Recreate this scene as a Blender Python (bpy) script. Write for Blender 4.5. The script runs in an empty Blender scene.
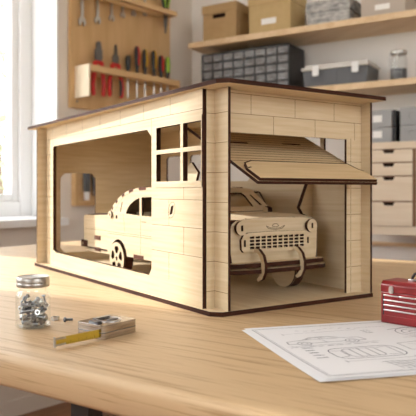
import bpy, bmesh, math, random
from mathutils import Vector, Matrix
from mathutils.geometry import tessellate_polygon
R = random.Random(7)
S = bpy.context.scene
COL = S.collection
PI = math.pi

# ------------------------------------------------------------------ materials
def lin(c):
    return tuple(((x/255)/12.92 if x/255 <= .04045 else ((x/255+.055)/1.055)**2.4) for x in c) + (1,)

def mat(name, c, rough=.5, metal=0, spec=.5, bump=0, bscale=200, var=0, vscale=(30, 30, 30), c2=None, coat=0, trans=0):
    m = bpy.data.materials.new(name); m.use_nodes = True
    nt = m.node_tree; b = nt.nodes['Principled BSDF']
    b.inputs['Base Color'].default_value = lin(c); b.inputs['Roughness'].default_value = rough
    b.inputs['Metallic'].default_value = metal; b.inputs['Specular IOR Level'].default_value = spec
    b.inputs['Coat Weight'].default_value = coat
    if c2 is not None or bump:
        tc = nt.nodes.new('ShaderNodeTexCoord'); mp = nt.nodes.new('ShaderNodeMapping')
        nt.links.new(tc.outputs['Object'], mp.inputs['Vector']); mp.inputs['Scale'].default_value = vscale
        nz = nt.nodes.new('ShaderNodeTexNoise'); nz.inputs['Scale'].default_value = 1; nz.inputs['Detail'].default_value = 4
        nt.links.new(mp.outputs[0], nz.inputs['Vector'])
        if c2 is not None:
            rp = nt.nodes.new('ShaderNodeValToRGB')
            rp.color_ramp.elements[0].position = .3; rp.color_ramp.elements[1].position = .7
            rp.color_ramp.elements[0].color = lin(c2); rp.color_ramp.elements[1].color = lin(c)
            nt.links.new(nz.outputs['Fac'], rp.inputs[0]); nt.links.new(rp.outputs[0], b.inputs['Base Color'])
        if bump:
            bp = nt.nodes.new('ShaderNodeBump'); bp.inputs['Strength'].default_value = bump; bp.inputs['Distance'].default_value = .001
            nt.links.new(nz.outputs['Fac'], bp.inputs['Height']); nt.links.new(bp.outputs[0], b.inputs['Normal'])
    return m

def oak(name, c, cdark, ang, s_along, s_across, rough=.42, streak=.55):
    """wood with long grain along the direction `ang` (degrees in the object's xy plane)"""
    m = bpy.data.materials.new(name); m.use_nodes = True
    nt = m.node_tree; b = nt.nodes['Principled BSDF']; b.inputs['Roughness'].default_value = rough
    tc = nt.nodes.new('ShaderNodeTexCoord')
    r0 = nt.nodes.new('ShaderNodeMapping'); r0.inputs['Rotation'].default_value = (0, 0, math.radians(-ang))
    nt.links.new(tc.outputs['Object'], r0.inputs[0])
    outs = []
    for k, (sa, sc, det) in enumerate(((s_along, s_across, 4), (s_along*3.0, s_across*6, 6))):
        mp = nt.nodes.new('ShaderNodeMapping'); mp.inputs['Scale'].default_value = (sa, sc, sc)
        nt.links.new(r0.outputs[0], mp.inputs[0])
        nz = nt.nodes.new('ShaderNodeTexNoise'); nz.inputs['Scale'].default_value = 1; nz.inputs['Detail'].default_value = det
        nz.inputs['Distortion'].default_value = .5
        nt.links.new(mp.outputs[0], nz.inputs['Vector']); outs.append(nz)
    mx = nt.nodes.new('ShaderNodeMath'); mx.operation = 'ADD'
    h = nt.nodes.new('ShaderNodeMath'); h.operation = 'MULTIPLY'; h.inputs[1].default_value = streak
    nt.links.new(outs[1].outputs['Fac'], h.inputs[0])
    nt.links.new(outs[0].outputs['Fac'], mx.inputs[0]); nt.links.new(h.outputs[0], mx.inputs[1])
    rp = nt.nodes.new('ShaderNodeValToRGB')
    rp.color_ramp.elements[0].position = .5*(1+streak)-.19; rp.color_ramp.elements[1].position = .5*(1+streak)+.15
    rp.color_ramp.elements[0].color = lin(cdark); rp.color_ramp.elements[1].color = lin(c)
    nt.links.new(mx.outputs[0], rp.inputs[0]); nt.links.new(rp.outputs[0], b.inputs['Base Color'])
    bp = nt.nodes.new('ShaderNodeBump'); bp.inputs['Strength'].default_value = .06; bp.inputs['Distance'].default_value = .0006
    nt.links.new(mx.outputs[0], bp.inputs['Height']); nt.links.new(bp.outputs[0], b.inputs['Normal'])
    return m

def glass(name, tint=(255, 255, 255), k=1.0):
    m = bpy.data.materials.new(name); m.use_nodes = True
    nt = m.node_tree; nt.nodes.clear()
    o = nt.nodes.new('ShaderNodeOutputMaterial'); mx = nt.nodes.new('ShaderNodeMixShader')
    t = nt.nodes.new('ShaderNodeBsdfTransparent'); g = nt.nodes.new('ShaderNodeBsdfGlossy')
    t.inputs[0].default_value = lin(tint); g.inputs['Roughness'].default_value = .03
    lw = nt.nodes.new('ShaderNodeLayerWeight'); lw.inputs['Blend'].default_value = .5
    pw = nt.nodes.new('ShaderNodeMath'); pw.operation = 'POWER'; pw.inputs[1].default_value = 4
    mu = nt.nodes.new('ShaderNodeMath'); mu.operation = 'MULTIPLY_ADD'; mu.inputs[1].default_value = .7*k; mu.inputs[2].default_value = .035*k
    nt.links.new(lw.outputs['Facing'], pw.inputs[0]); nt.links.new(pw.outputs[0], mu.inputs[0]); nt.links.new(mu.outputs[0], mx.inputs[0])
    nt.links.new(t.outputs[0], mx.inputs[1]); nt.links.new(g.outputs[0], mx.inputs[2]); nt.links.new(mx.outputs[0], o.inputs[0])
    return m

PLY = mat('birch_plywood', (219, 200, 169), .6, spec=.25, c2=(206, 184, 148), vscale=(14, 7, 190), bump=.02)
PLYT = mat('birch_plywood_flat', (218, 199, 168), .6, spec=.25, c2=(206, 183, 148), vscale=(170, 8, 40), bump=.02)
PLYX = mat('birch_plywood_door', (222, 196, 156), .6, spec=.25, c2=(207, 179, 137), vscale=(10, 150, 150), bump=.02)
EDGE = mat('laser_burnt_edge', (74, 42, 28), .75, spec=.15, c2=(46, 25, 17), vscale=(25, 25, 900))
CUT = mat('laser_cut_face', (92, 54, 36), .75, spec=.2)
LINE = mat('engraved_line', (118, 82, 52), .8, spec=.1)
SHADEIN = mat('painted_inner_shade', (40, 27, 22), .9, spec=.1)  # shade inside openings, painted as a dark colour
OAK = oak('oak_tabletop', (220, 180, 130), (196, 152, 100), -33.9, 3.0, 46, .40)
SHELFW = oak('oak_shelf', (230, 202, 164), (214, 182, 140), -32.5, 3, 40, .5)
BIRCH = mat('pale_birch', (230, 214, 192), .6, spec=.3, c2=(221, 202, 176), vscale=(4, 4, 60))
BOARD = mat('tool_board_wood', (216, 181, 134), .6, spec=.3, c2=(200, 162, 113), vscale=(26, 26, 3))
RACK = mat('tool_rack_wood', (222, 188, 142), .6, spec=.3, c2=(208, 170, 122), vscale=(4, 4, 50))
RACKLIT = mat('tool_rack_painted_lit', (240, 226, 202), .6, spec=.3, c2=(232, 214, 186), vscale=(30, 30, 6))  # paler copy of the rack wood, window light painted in
CARC = mat('cabinet_gap_brown', (150, 112, 84), .7)
WALLM = mat('wall_paint', (226, 217, 207), .9, spec=.1, c2=(222, 213, 203), vscale=(3, 3, 3))
WALLB = mat('wall_paint_light', (241, 237, 233), .9, spec=.1, c2=(238, 234, 229), vscale=(3, 3, 3))
WHITE = mat('white_frame_paint', (238, 238, 238), .5)
FLOORM = oak('floor_boards', (150, 108, 78), (120, 84, 58), 48, 2, 14, .5)
STEEL = mat('steel', (190, 188, 184), .28, 1)
DSTEEL = mat('dark_steel', (120, 122, 126), .35, 1)
ZINC = mat('zinc_plate', (176, 178, 182), .3, 1)
LIDM = mat('brushed_lid', (186, 182, 176), .35, 1, c2=(168, 164, 158), vscale=(200, 200, 20))
BLACK = mat('black_plastic', (30, 30, 32), .45)
BLKM = mat('black_metal_leg', (40, 36, 34), .5)
RED = mat('red_grip', (196, 32, 30), .4)
YEL = mat('yellow_grip', (214, 164, 30), .4)
GRN = mat('green_grip', (146, 186, 40), .4)
TBRED = mat('toolbox_red_paint', (136, 28, 32), .38, c2=(124, 24, 28), vscale=(40, 40, 40), coat=.1)
SILV = mat('silver_trim', (206, 204, 204), .3, .9)
BLADE = mat('tape_blade_yellow', (176, 144, 36), .4)
INKB = mat('tape_print', (50, 42, 20), .6)
SATIN = mat('satin_chrome_case', (206, 200, 194), .22, 1, c2=(150, 142, 134), vscale=(24, 24, 420), bump=.25)
PAPER = mat('paper', (240, 240, 242), .8, spec=.1)
INK = mat('pencil_ink', (96, 98, 112), .9, spec=.1)
KRAFT = mat('kraft_board', (186, 156, 114), .8, spec=.15, c2=(178, 148, 106), vscale=(30, 30, 30))
KRAFT2 = mat('kraft_board_light', (198, 172, 126), .8, spec=.15, c2=(190, 164, 118), vscale=(30, 30, 30))
MARB = mat('mottled_grey_paper', (206, 204, 200), .8, spec=.15, c2=(128, 128, 128), vscale=(30, 30, 95))
TAUPE = mat('taupe_board', (188, 176, 164), .8, spec=.15)
LABEL = mat('white_label', (240, 238, 234), .7)
GREYP = mat('grey_plastic', (94, 96, 100), .5)
LGREY = mat('light_grey_lid', (212, 208, 202), .5)
CASEG = mat('grey_case', (158, 158, 158), .5)
ORGB = mat('organizer_black', (38, 38, 40), .5)
ORGD = mat('smoky_drawer', (138, 138, 140), .25, spec=.6, c2=(98, 95, 92), vscale=(22, 22, 22))
ORGH = mat('drawer_pull_grey', (150, 150, 152), .3)
LEAF = mat('leaf_green', (176, 188, 160), .7, c2=(150, 168, 130), vscale=(2, 2, 2))
BARK = mat('bark', (120, 104, 88), .9)
GRASS = mat('lawn', (196, 206, 176), .9)
GLASS = glass('clear_glass', (254, 255, 255), .9)
PANE = glass('window_pane', (255, 255, 255), .5)
DGRAV = mat('grey_contents', (92, 92, 96), .7, c2=(60, 60, 64), vscale=(120, 120, 120))

# ------------------------------------------------------------------ mesh builder
class MB:
    def __init__(s): s.v = []; s.f = []; s.m = []; s.sm = []
    def add(s, vs, fs, mi=0, smooth=False):
        o = len(s.v); s.v += [tuple(p) for p in vs]
        for f in fs: s.f.append(tuple(i+o for i in f)); s.m.append(mi if not callable(mi) else 0); s.sm.append(smooth)
        return s
    def box(s, lo, hi, mi=0, M=None):
        x0, y0, z0 = lo; x1, y1, z1 = hi
        vs = [Vector(p) for p in ((x0,y0,z0),(x1,y0,z0),(x1,y1,z0),(x0,y1,z0),(x0,y0,z1),(x1,y0,z1),(x1,y1,z1),(x0,y1,z1))]
        if M: vs = [M @ p for p in vs]
        return s.add(vs, [(0,3,2,1),(4,5,6,7),(0,1,5,4),(1,2,6,5),(2,3,7,6),(3,0,4,7)], mi)
    def plate(s, loops, t, fn, mf=0, me=1, smooth=False):
        """flat sheet with holes: loops[0] outline, others holes (2-D); fn(a,b,c) -> 3-D with c in 0..t"""
        flat = [p for l in loops for p in l]
        tris = tessellate_polygon([[Vector((p[0], p[1], 0)) for p in l] for l in loops])
        n = len(flat)
        vs = [fn(p[0], p[1], 0) for p in flat] + [fn(p[0], p[1], t) for p in flat]
        o = len(s.v); s.v += [tuple(p) for p in vs]
        for a, b, c in tris:
            s.f.append((o+a, o+b, o+c)); s.m.append(mf); s.sm.append(False)
            s.f.append((o+n+c, o+n+b, o+n+a)); s.m.append(mf); s.sm.append(False)
        k = 0
        for l in loops:
            L = len(l)
            for i in range(L):
                j = (i+1) % L
                s.f.append((o+k+i, o+k+j, o+n+k+j, o+n+k+i)); s.m.append(me); s.sm.append(smooth)
            k += L
        return s
    def sheet(s, prof, t, x0, x1, fn, mf=0, me=1):
        """profile polyline (p,q) thickened by t and swept from x0 to x1; fn(x,p,q)"""
        n = len(prof); nor = []
        for i in range(n):
            a = Vector(prof[max(0, i-1)]); b = Vector(prof[min(n-1, i+1)]); d = (b-a).normalized(); nor.append(Vector((-d.y, d.x)))
        inner = [Vector(p)-nor[i]*t for i, p in enumerate(prof)]
        vs = []
        for x in (x0, x1):
            vs += [fn(x, p[0], p[1]) for p in prof] + [fn(x, p.x, p.y) for p in inner]
        fs = []; ms = []
        A, B, C_, D_ = 0, n, 2*n, 3*n
        for i in range(n-1):
            fs.append((A+i, A+i+1, C_+i+1, C_+i)); ms.append(mf)
            fs.append((B+i+1, B+i, D_+i, D_+i+1)); ms.append(mf)
            fs.append((A+i+1, A+i, B+i, B+i+1)); ms.append(me)
            fs.append((C_+i, C_+i+1, D_+i+1, D_+i)); ms.append(me)
        for i in (0, n-1): fs.append((A+i, B+i, D_+i, C_+i)); ms.append(me)
        o = len(s.v); s.v += [tuple(p) for p in vs]
        for f, m in zip(fs, ms): s.f.append(tuple(i+o for i in f)); s.m.append(m); s.sm.append(False)
        return s
    def tube(s, path, r, n=10, mi=0, caps=True):
        path = [Vector(p) for p in path]; rr = r if isinstance(r, (list, tuple)) else [r]*len(path)
        vs = []; up = None
        for i, p in enumerate(path):
            d = (path[min(len(path)-1, i+1)]-path[max(0, i-1)]).normalized()
            if up is None: up = Vector((0, 0, 1)) if abs(d.z) < .9 else Vector((1, 0, 0))
            a = d.cross(up).normalized(); b = a.cross(d).normalized(); up = b
            for k in range(n):
                q = 2*PI*k/n; vs.append(p + (a*math.cos(q)+b*math.sin(q))*rr[i])
        fs = []
        for i in range(len(path)-1):
            for k in range(n):
                fs.append((i*n+k, i*n+(k+1) % n, (i+1)*n+(k+1) % n, (i+1)*n+k))
        s.add(vs, fs, mi, True)
        if caps:
            o = len(s.v)-len(vs)
            s.f.append(tuple(o+k for k in reversed(range(n)))); s.m.append(mi); s.sm.append(False)
            s.f.append(tuple(o+(len(path)-1)*n+k for k in range(n))); s.m.append(mi); s.sm.append(False)
        return s
    def lathe(s, prof, n=32, mi=0, M=None, closed=False):
        vs = []
        for r, z in prof:
            for k in range(n):
                q = 2*PI*k/n; p = Vector((r*math.cos(q), r*math.sin(q), z)); vs.append(M @ p if M else p)
        fs = []
        P = len(prof)
        for i in range(P-1 if not closed else P):
            j = (i+1) % P
            for k in range(n): fs.append((i*n+k, i*n+(k+1) % n, j*n+(k+1) % n, j*n+k))
        if not closed:
            if prof[0][0] > 1e-6: fs.append(tuple(reversed(range(n))))
            if prof[-1][0] > 1e-6: fs.append(tuple((P-1)*n+k for k in range(n)))
        return s.add(vs, fs, mi, True)
    def line(s, pts, w, h, fn, mi=2, close=False):
        """thin engraved line drawn on a face: pts 2-D, fn(a,b,c)->3-D (c = out of the face)"""
        pts = [Vector(p) for p in pts]
        if close: pts = pts+[pts[0]]
        for a, b in zip(pts, pts[1:]):
            d = b-a
            if d.length < 1e-7: continue
            n = Vector((-d.y, d.x)).normalized()*w/2; e = d.normalized()*w/2
            q = [a-n-e, b-n+e, b+n+e, a+n-e]
            vs = [fn(p.x, p.y, -h) for p in q]+[fn(p.x, p.y, h) for p in q]
            s.add(vs, [(4,5,6,7),(0,3,2,1),(0,1,5,4),(1,2,6,5),(2,3,7,6),(3,0,4,7)], mi)
        return s
    def build(s, name, mats, parent=None, bevel=0, ang=35):
        me = bpy.data.meshes.new(name); me.from_pydata(s.v, [], s.f)
        for m in (mats if isinstance(mats, (list, tuple)) else [mats]): me.materials.append(m)
        nm = len(me.materials)
        for p, mi, sm in zip(me.polygons, s.m, s.sm): p.material_index = min(mi, nm-1); p.use_smooth = sm
        bm = bmesh.new(); bm.from_mesh(me); bmesh.ops.recalc_face_normals(bm, faces=bm.faces); bm.to_mesh(me); bm.free()
        try: me.set_sharp_from_angle(angle=math.radians(ang))
        except Exception: pass
        o = bpy.data.objects.new(name, me); COL.objects.link(o)
        if parent: o.parent = parent
        if bevel:
            b = o.modifiers.new('bevel', 'BEVEL'); b.width = bevel; b.segments = 2; b.limit_method = 'ANGLE'; b.angle_limit = math.radians(40)
        return o

def tag(o, label, cat, group=None, kind=None):
    o['label'] = label; o['category'] = cat
    if group: o['group'] = group
    if kind: o['kind'] = kind
    return o
def thing(name, label, cat, loc=(0, 0, 0), rz=0, group=None):
    o = bpy.data.objects.new(name, None); COL.objects.link(o); o.empty_display_size = .02
    o.location = loc; o.rotation_euler = (0, 0, rz); return tag(o, label, cat, group)
def struct(o): o['kind'] = 'structure'; return o
def dup(o, M=None):
    c = o.copy(); COL.objects.link(c)
    for ch in list(o.children):
        d = ch.copy(); COL.objects.link(d); d.parent = c
        for g in list(ch.children):
            e = g.copy(); COL.objects.link(e); e.parent = d
    return c
def circ(cx, cy, r, n=28, a0=0, a1=2*PI):
    full = abs(a1-a0-2*PI) < 1e-6
    return [(cx+r*math.cos(a0+(a1-a0)*i/(n if full else n-1)), cy+r*math.sin(a0+(a1-a0)*i/(n if full else n-1))) for i in range(n)]
def rect(a0, b0, a1, b1, c=0):
    if not c: return [(a0,b0),(a1,b0),(a1,b1),(a0,b1)]
    return [(a0+c,b0),(a1-c,b0),(a1,b0+c),(a1,b1-c),(a1-c,b1),(a0+c,b1),(a0,b1-c),(a0,b0+c)]
def rrect(a0, b0, a1, b1, r, n=5):
    o = []
    for cx, cy, q in ((a1-r,b0+r,-PI/2),(a1-r,b1-r,0),(a0+r,b1-r,PI/2),(a0+r,b0+r,PI)):
        o += [(cx+r*math.cos(q+PI/2*i/n), cy+r*math.sin(q+PI/2*i/n)) for i in range(n+1)]
    return o

# ------------------------------------------------------------------ frames (metres; table top at z=0, floor at z=-0.66)
FZ = -.66
TH = math.radians(33.9)
E1 = Vector((math.cos(TH), -math.sin(TH), 0)); E2 = Vector((math.sin(TH), math.cos(TH), 0))     # along / across the bench
A = Vector((.660, .751, 0)).normalized(); NL = Vector((A.y, -A.x, 0)); PL = Vector((-.628, 2.415, 0))     # left wall
CR = Vector((-.076, 3.043, 0)); B = Vector((.8432, -.5376, 0)).normalized(); NB = Vector((B.y, -B.x, 0))  # rear wall
if NB.y > 0: NB = -NB
AL = math.atan2(A.y, A.x); BL = math.atan2(B.y, B.x)
def Lw(t, d, z): return PL + A*t + NL*d + Vector((0, 0, z))
def Bw(s, d, z): return CR + B*s + NB*d + Vector((0, 0, z))

# ------------------------------------------------------------------ room
m = MB(); m.box((-4.6, -4.6, FZ-.05), (4.6, 5, FZ)); struct(m.build('floor', FLOORM))
def wallpiece(mb, F, a0, a1, d0, d1, z0, z1):
    vs = [F(a, d, z) for z in (z0, z1) for d in (d0, d1) for a in (a0, a1)]
    mb.add(vs, [(0,1,3,2),(4,6,7,5),(0,4,5,1),(2,3,7,6),(0,2,6,4),(1,5,7,3)])
W1 = (-.52, .0736, .056, 1.75); W2 = (-1.255, -.66, .056, 1.75); W3 = (-3.1, -1.40, .056, 1.75); WT = 2.35  # second and third unseen, added and spaced to steer sun onto the garage
m = MB()
for a0, a1, z0, z1 in ((-4.3, .95, FZ, .056), (-4.3, W3[0], .056, WT), (W3[1], W2[0], .056, WT), (W3[0], W3[1], 1.75, WT), (W2[1], W1[0], .056, WT), (W1[1], .95, .056, WT), (W2[0], W2[1], 1.75, WT), (W1[0], W1[1], 1.75, WT)):
    wallpiece(m, Lw, a0, a1, -.22, 0, z0, z1)
struct(m.build('wall_left', WALLM))
m = MB(); wallpiece(m, Bw, -.03, 4.2, -.1, 0, FZ, WT); struct(m.build('wall_back', WALLB))
LF = PL-A*4.2; RB = CR+B*4.2; LB = PL+A*.95; RF = LF+B*4.4
dr_ = (RB-RF); ll = dr_.length; dr_ = dr_/ll; dn_ = Vector((dr_.y, -dr_.x, 0))
def FrontF(a, d, z): return LF+B*a+A*d+Vector((0, 0, z))
def RightF(a, d, z): return RF+dr_*a-dn_*d+Vector((0, 0, z))
W4 = (1.4, 3.0, .25, 1.75); W5 = (1.3, 3.1, .25, 1.75)  # unseen windows added to bring fill light into the room
def wall_with(name, F, a0, a1, w_, m_):
    m = MB()
    for b0, b1, z0, z1 in ((a0, w_[0], FZ, WT), (w_[1], a1, FZ, WT), (w_[0], w_[1], FZ, w_[2]), (w_[0], w_[1], w_[3], WT)): wallpiece(m, F, b0, b1, -.22, 0, z0, z1)
    struct(m.build(name, m_))
wall_with('wall_front', FrontF, -.2, 4.6, W4, WALLM); wall_with('wall_right', RightF, -.2, ll+.2, W5, WALLM)
m = MB(); m.plate([[tuple(q.xy) for q in (LF-NL*.2-A*.1, RF-A*.1+dn_*.1, RB+dn_*.1+A*.1, PL+A*1.1-NL*.2)]], .08, lambda a, b, c: Vector((a, b, WT+.0005+c)), 0, 0); struct(m.build('ceiling', mat('ceiling_paint', (240, 238, 234), .9, spec=.1)))
def window(name, F, t0, t1, z0, z1, mull):
    root = thing(name, '', ''); del root['label']; del root['category']; struct(root)
    fr = MB(); st = .062
    for a0, a1, b0, b1 in ((t0, t0+st, z0, z1), (t1-st, t1, z0, z1), (t0+st, t1-st, z0, z0+st), (t0+st, t1-st, z1-st, z1)):
        wallpiece(fr, F, a0, a1, -.21, -.165, b0, b1)
    for q in mull: wallpiece(fr, F, q-.03, q+.03, -.21, -.165, z0+st, z1-st)
    struct(fr.build('window_frame', WHITE, root, .004))
    sa = MB(); e = [t0+st]+sum(([q-.03, q+.03] for q in mull), [])+[t1-st]; g = MB()
    for a0, a1 in zip(e[::2], e[1::2]):
        s2 = .03
        for c0, c1, b0, b1 in ((a0, a0+s2, z0+st, z1-st), (a1-s2, a1, z0+st, z1-st), (a0+s2, a1-s2, z0+st, z0+st+s2), (a0+s2, a1-s2, z1-st-s2, z1-st)):
            wallpiece(sa, F, c0, c1, -.215, -.18, b0, b1)
        wallpiece(g, F, a0+s2, a1-s2, -.199, -.195, z0+st+s2, z1-st-s2)
    struct(sa.build('window_sash', WHITE, root, .003)); struct(g.build('window_pane', PANE, root))
    jm = MB()
    for a0, a1 in ((t0+.0005, t0+.010), (t1-.010, t1-.0005)): wallpiece(jm, F, a0, a1, -.1645, .003, z0+.004, z1-.0005)
    wallpiece(jm, F, t0+.0105, t1-.0105, -.1645, .003, z1-.010, z1-.0005)
    struct(jm.build('window_jamb', WHITE, root))
    si = MB(); wallpiece(si, F, t0-.015, t1+.015, .0, .05, z0-.028, z0); wallpiece(si, F, t0, t1, -.165, 0, z0-.0, z0+.003)
    struct(si.build('window_sill', WHITE, root, .004))
window('window_1', Lw, *W1, []); window('unseen_sun_window_2', Lw, *W2, []); window('unseen_sun_window_3', Lw, *W3, [-2.2]); window('added_fill_window_4', FrontF, *W4, [2.2]); window('added_fill_window_5', RightF, *W5, [2.2])
m = MB(); wallpiece(m, Bw, .3, 4.0, .0005, .022, -.057, -.044); struct(m.build('trim_1', SHELFW))
m = MB(); wallpiece(m, Lw, -4, .95, .0005, .012, FZ+.0005, FZ+.06); struct(m.build('baseboard_left', WALLM))

# outside the window
m = MB(); m.box((-16, -6, -1.2), (-4.8, 14, -1.1)); tag(m.build('lawn', GRASS), 'pale sunlit lawn outside the window', 'lawn', kind='stuff')
tr = thing('garden_tree', 'blurred pale green tree outside the window on the left', 'tree', (-2.1, 6.2, -1.1))
m = MB(); m.tube([(0, 0, 0), (.05, .02, 1), (0, .1, 2.2)], [.09, .07, .04]); m.tube([(.05, .02, 1), (.5, .2, 2)], [.04, .02]); m.build('trunk', BARK, tr)
m = MB()
for i in range(2600):
    c = Vector((R.gauss(0, .75), R.gauss(0, .75), 1.9+R.gauss(0, .75)))
    if c.z < .5: continue
    a = Vector((R.uniform(-1, 1), R.uniform(-1, 1), R.uniform(-1, 1))).normalized()*.055; b = a.cross(Vector((R.random(), R.random(), R.random()))).normalized()*.03
    m.add([c-a, c+b, c+a, c-b], [(0, 1, 2, 3)])
m.build('foliage', LEAF, tr)['kind'] = 'stuff'

# ------------------------------------------------------------------ workbench
e1 = lambda p: p.dot(E1)
F0 = Vector((-.2054, .6305, 0)); f1 = F0.dot(E1); f2 = F0.dot(E2)
ROT = Matrix.Rotation(-TH, 4, 'Z')
bench = thing('workbench', 'pale oak workbench with a rounded front edge and black metal legs', 'table', E1*(-.40)+E2*(f2+.5)+Vector((0, 0, FZ)), -TH)
y0 = -.506; y1 = .565; x0 = -1.092; x1 = 1.55; zt = -FZ; th = .031
prof = []
for i in range(7):
    q = PI/2*i/6; prof.append((y0+.007-.007*math.cos(q), zt-.007+.007*math.sin(q)))
for i in range(5):
    q = PI/2*i/4; prof.append((y1-.005+.005*math.sin(q), zt-.005+.005*math.cos(q)))
prof += [(y1, zt-th), (y0+.004, zt-th), (y0, zt-th+.004)]
m = MB(); n = len(prof)
vs = [(x0, p, q) for p, q in prof]+[(x1, p, q) for p, q in prof]
m.add(vs, [tuple(range(n)), tuple(reversed(range(n, 2*n)))], 0)
m.add(vs, [(i, (i+1) % n, n+(i+1) % n, n+i) for i in range(n)], 0, True)
OAKT = oak('oak_benchtop', (206, 176, 136), (178, 144, 104), 0, 5, 120, .5, 1.1)
m.build('tabletop', OAKT, bench, ang=50)
for lx, ly in ((x0+.1, y0+.075), (x0+.1, y1-.1), (-.072, y0+.075), (-.072, y1-.1), (x1-.14, y0+.075), (x1-.14, y1-.1)):
    m = MB(); m.box((lx-.0125, ly-.011, .004), (lx+.0125, ly+.011, zt-th)); m.box((lx-.014, ly-.013, 0), (lx+.014, ly+.013, .006))
    m.box((lx-.012, ly-.011, zt-th-.005), (lx+.012, ly+.011, zt-th-.0002))
    m.build('leg', BLKM, bench, .0015)

# ------------------------------------------------------------------ garage   (local x = across the front, y = towards the back)
L_, W_ = .680, .2886
gar = thing('toy_garage', 'large pale plywood toy garage with brick lines and dark burnt edges on the bench', 'toy garage', (.0088, .8, 0), TH)
PM = [PLY, EDGE, LINE]
XZ = lambda y: (lambda a, b, c: Vector((a, y+c, b)))        # plate facing the front, a=x, b=z
YZ = lambda x: (lambda a, b, c: Vector((x+c, a, b)))        # plate facing the side, a=y, b=z
XY = lambda z: (lambda a, b, c: Vector((a, b, z+c)))
m = MB()
cb = .012
m.plate([[(cb, 0), (W_, 0), (W_, L_), (0, L_), (0, cb)]], .006, XY(0)); m.build('base_plate', [PLYT, EDGE], gar)
m = MB(); zr = .2925
m.plate([[(.006, -.0228), (.2908, -.0228), (.2908, .71), (-.0053, .71), (-.0053, -.010)]], .0056, XY(zr)); m.build('roof', [PLYT, EDGE], gar)
# left side wall (runs very slightly inwards towards the back)
def SK(off):
    return lambda a, b, c: Vector((.003+.015*(a-.033)/.622+off+c, a, b))
zb, zt_ = .006, zr-.0003
op = [(.184, .0335), (.5974, .0335), (.6158, .0385), (.6158, .2475), (.611, .2515), (.1906, .2515), (.1759, .240), (.1759, .0437)]
panes = [rect(a0, b0, a1, b1) for a0, a1 in ((.0350, .0812), (.0886, .1586)) for b0, b1 in ((.1728, .2125), (.2185, .2513))]
m = MB()
outl = [(.033, zb), (.654, zb), (.654, zt_), (.033, zt_)]
wh = rect(.0350, .1728, .1586, .2513)
m.plate([outl, op, wh, [(.1165, .1378), (.1090, .1395), (.1135, .1270), (.1210, .1253)]], .004, SK(0))
ln = lambda pts, close=False: m.line(pts, .0006, .0001, SK(0), 2, close)
for z in (.0725, .110, .1475): ln([(.0335, z), (.1745, z)])
ln([(.0335, .2665), (.6535, .2665)])
for k in range(7):
    ln([(.119+.0835*k, .2665), (.119+.0835*k, .2905)])
for y in (.1227,): ln([(y, .11), (y, .1475)]); ln([(y, .0725), (y, .0345)]) if 0 else None
ln([(.0812, .0725), (.0812, .11)]); ln([(.1227, .0345), (.1227, .0725)]); ln([(.0812, .1475), (.0812, .1665)])
ln([(.1759, .240), (.1759, .2665)]); ln([(.6158, .2515), (.6158, .2665)]); ln([(.6158, .006), (.6158, .0385)])
for z in (.06, .104, .147, .191, .235): ln([(.6165, z), (.6535, z)])
ln([(.1150+.0095*math.cos(q*PI/9)-.003*math.sin(q*PI/9), .1325+.0115*math.sin(q*PI/9)) for q in range(18)], True)
m.build('side_wall', PM, gar)
# window cross frame, raised 1 mm
m = MB(); m.plate([rect(.0331, .1645, .1672, .2588)]+panes, .0075, SK(-.0012)); m.build('window_frame', [PLY, EDGE], gar)
# lining behind the big opening
m = MB(); m.plate([[(.170, .02), (.63, .02), (.63, .262), (.170, .262)], op], .003, SK(.0041)); m.build('opening_liner', [PLY, EDGE], gar)
# front notch and corner boards
m = MB(); m.plate([rect(.0078, zb, .0209, zt_)], .004, XZ(.031))
rows = [.0285+.0387*k for k in range(7)]
for z in rows: m.line([(.0079, z), (.0208, z)], .0006, .0001, lambda a, b, c: Vector((a, .031-c, b)), 2)
m.build('corner_post', PM, gar)
m = MB(); m.plate([rect(.0012, zb, .0345, zt_)], .004, YZ(.0210))
for z in rows: m.line([(.002, z), (.0309, z)], .0006, .0001, lambda a, b, c: Vector((.0210-c, a, b)), 2)
m.build('corner_board', PM, gar)
m = MB(); m.plate([rect(.0020, zb, .0345, zt_)], .004, YZ(.2846)); m.build('corner_board', PM, gar)
# front wall with doorway
m = MB(); yf = .020
m.plate([[(.0251, zb), (.0280, zb), (.0280, .2365), (.2531, .2365), (.2531, zb), (.2845, zb), (.2845, zt_), (.0251, zt_)]], .004, XZ(yf))
FF = lambda a, b, c: Vector((a, yf-c, b))
fl = lambda pts: m.line(pts, .0006, .0001, FF, 2)
fl([(.0252, .2618), (.2844, .2618)]); fl([(.0252, .2885), (.2844, .2885)])
for x in (.0724, .1507, .2271): fl([(x, .2618), (x, .2885)])
for x in (.1115, .189, .2700): fl([(x, .2366), (x, .2618)])
for k, z in enumerate((.045, .0845, .124, .1635, .203)): fl([(.2533, z), (.2844, z)])
for k, z in enumerate((.025, .065, .104, .144, .183, .22)): fl([(.262, z-.018), (.262, z+.018)])
m.build('front_wall', PM, gar)
# jamb facing board behind the right of the doorway
# right wall
m = MB()
y3 = lambda a0, b0, a1, b1: rect(a0, b0, a1, b1)
m.plate([rect(.0355, zb, .664, zt_), rect(.045, .1728, .094, .2525), rect(.1025, .1728, .1545, .2525), rect(.29, .178, .50, .236, .006), rect(.515, .178, .60, .236, .006)], .004, YZ(.2786))
m.build('side_wall', [PLY, EDGE], gar)
# back wall, wider than the side walls
m = MB(); m.plate([rect(.0005, zb, .2875, zt_), rect(.052, .0255, .1335, .198, .010)], .004, XZ(.665)); m.build('back_wall', [PLY, EDGE], gar)
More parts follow.
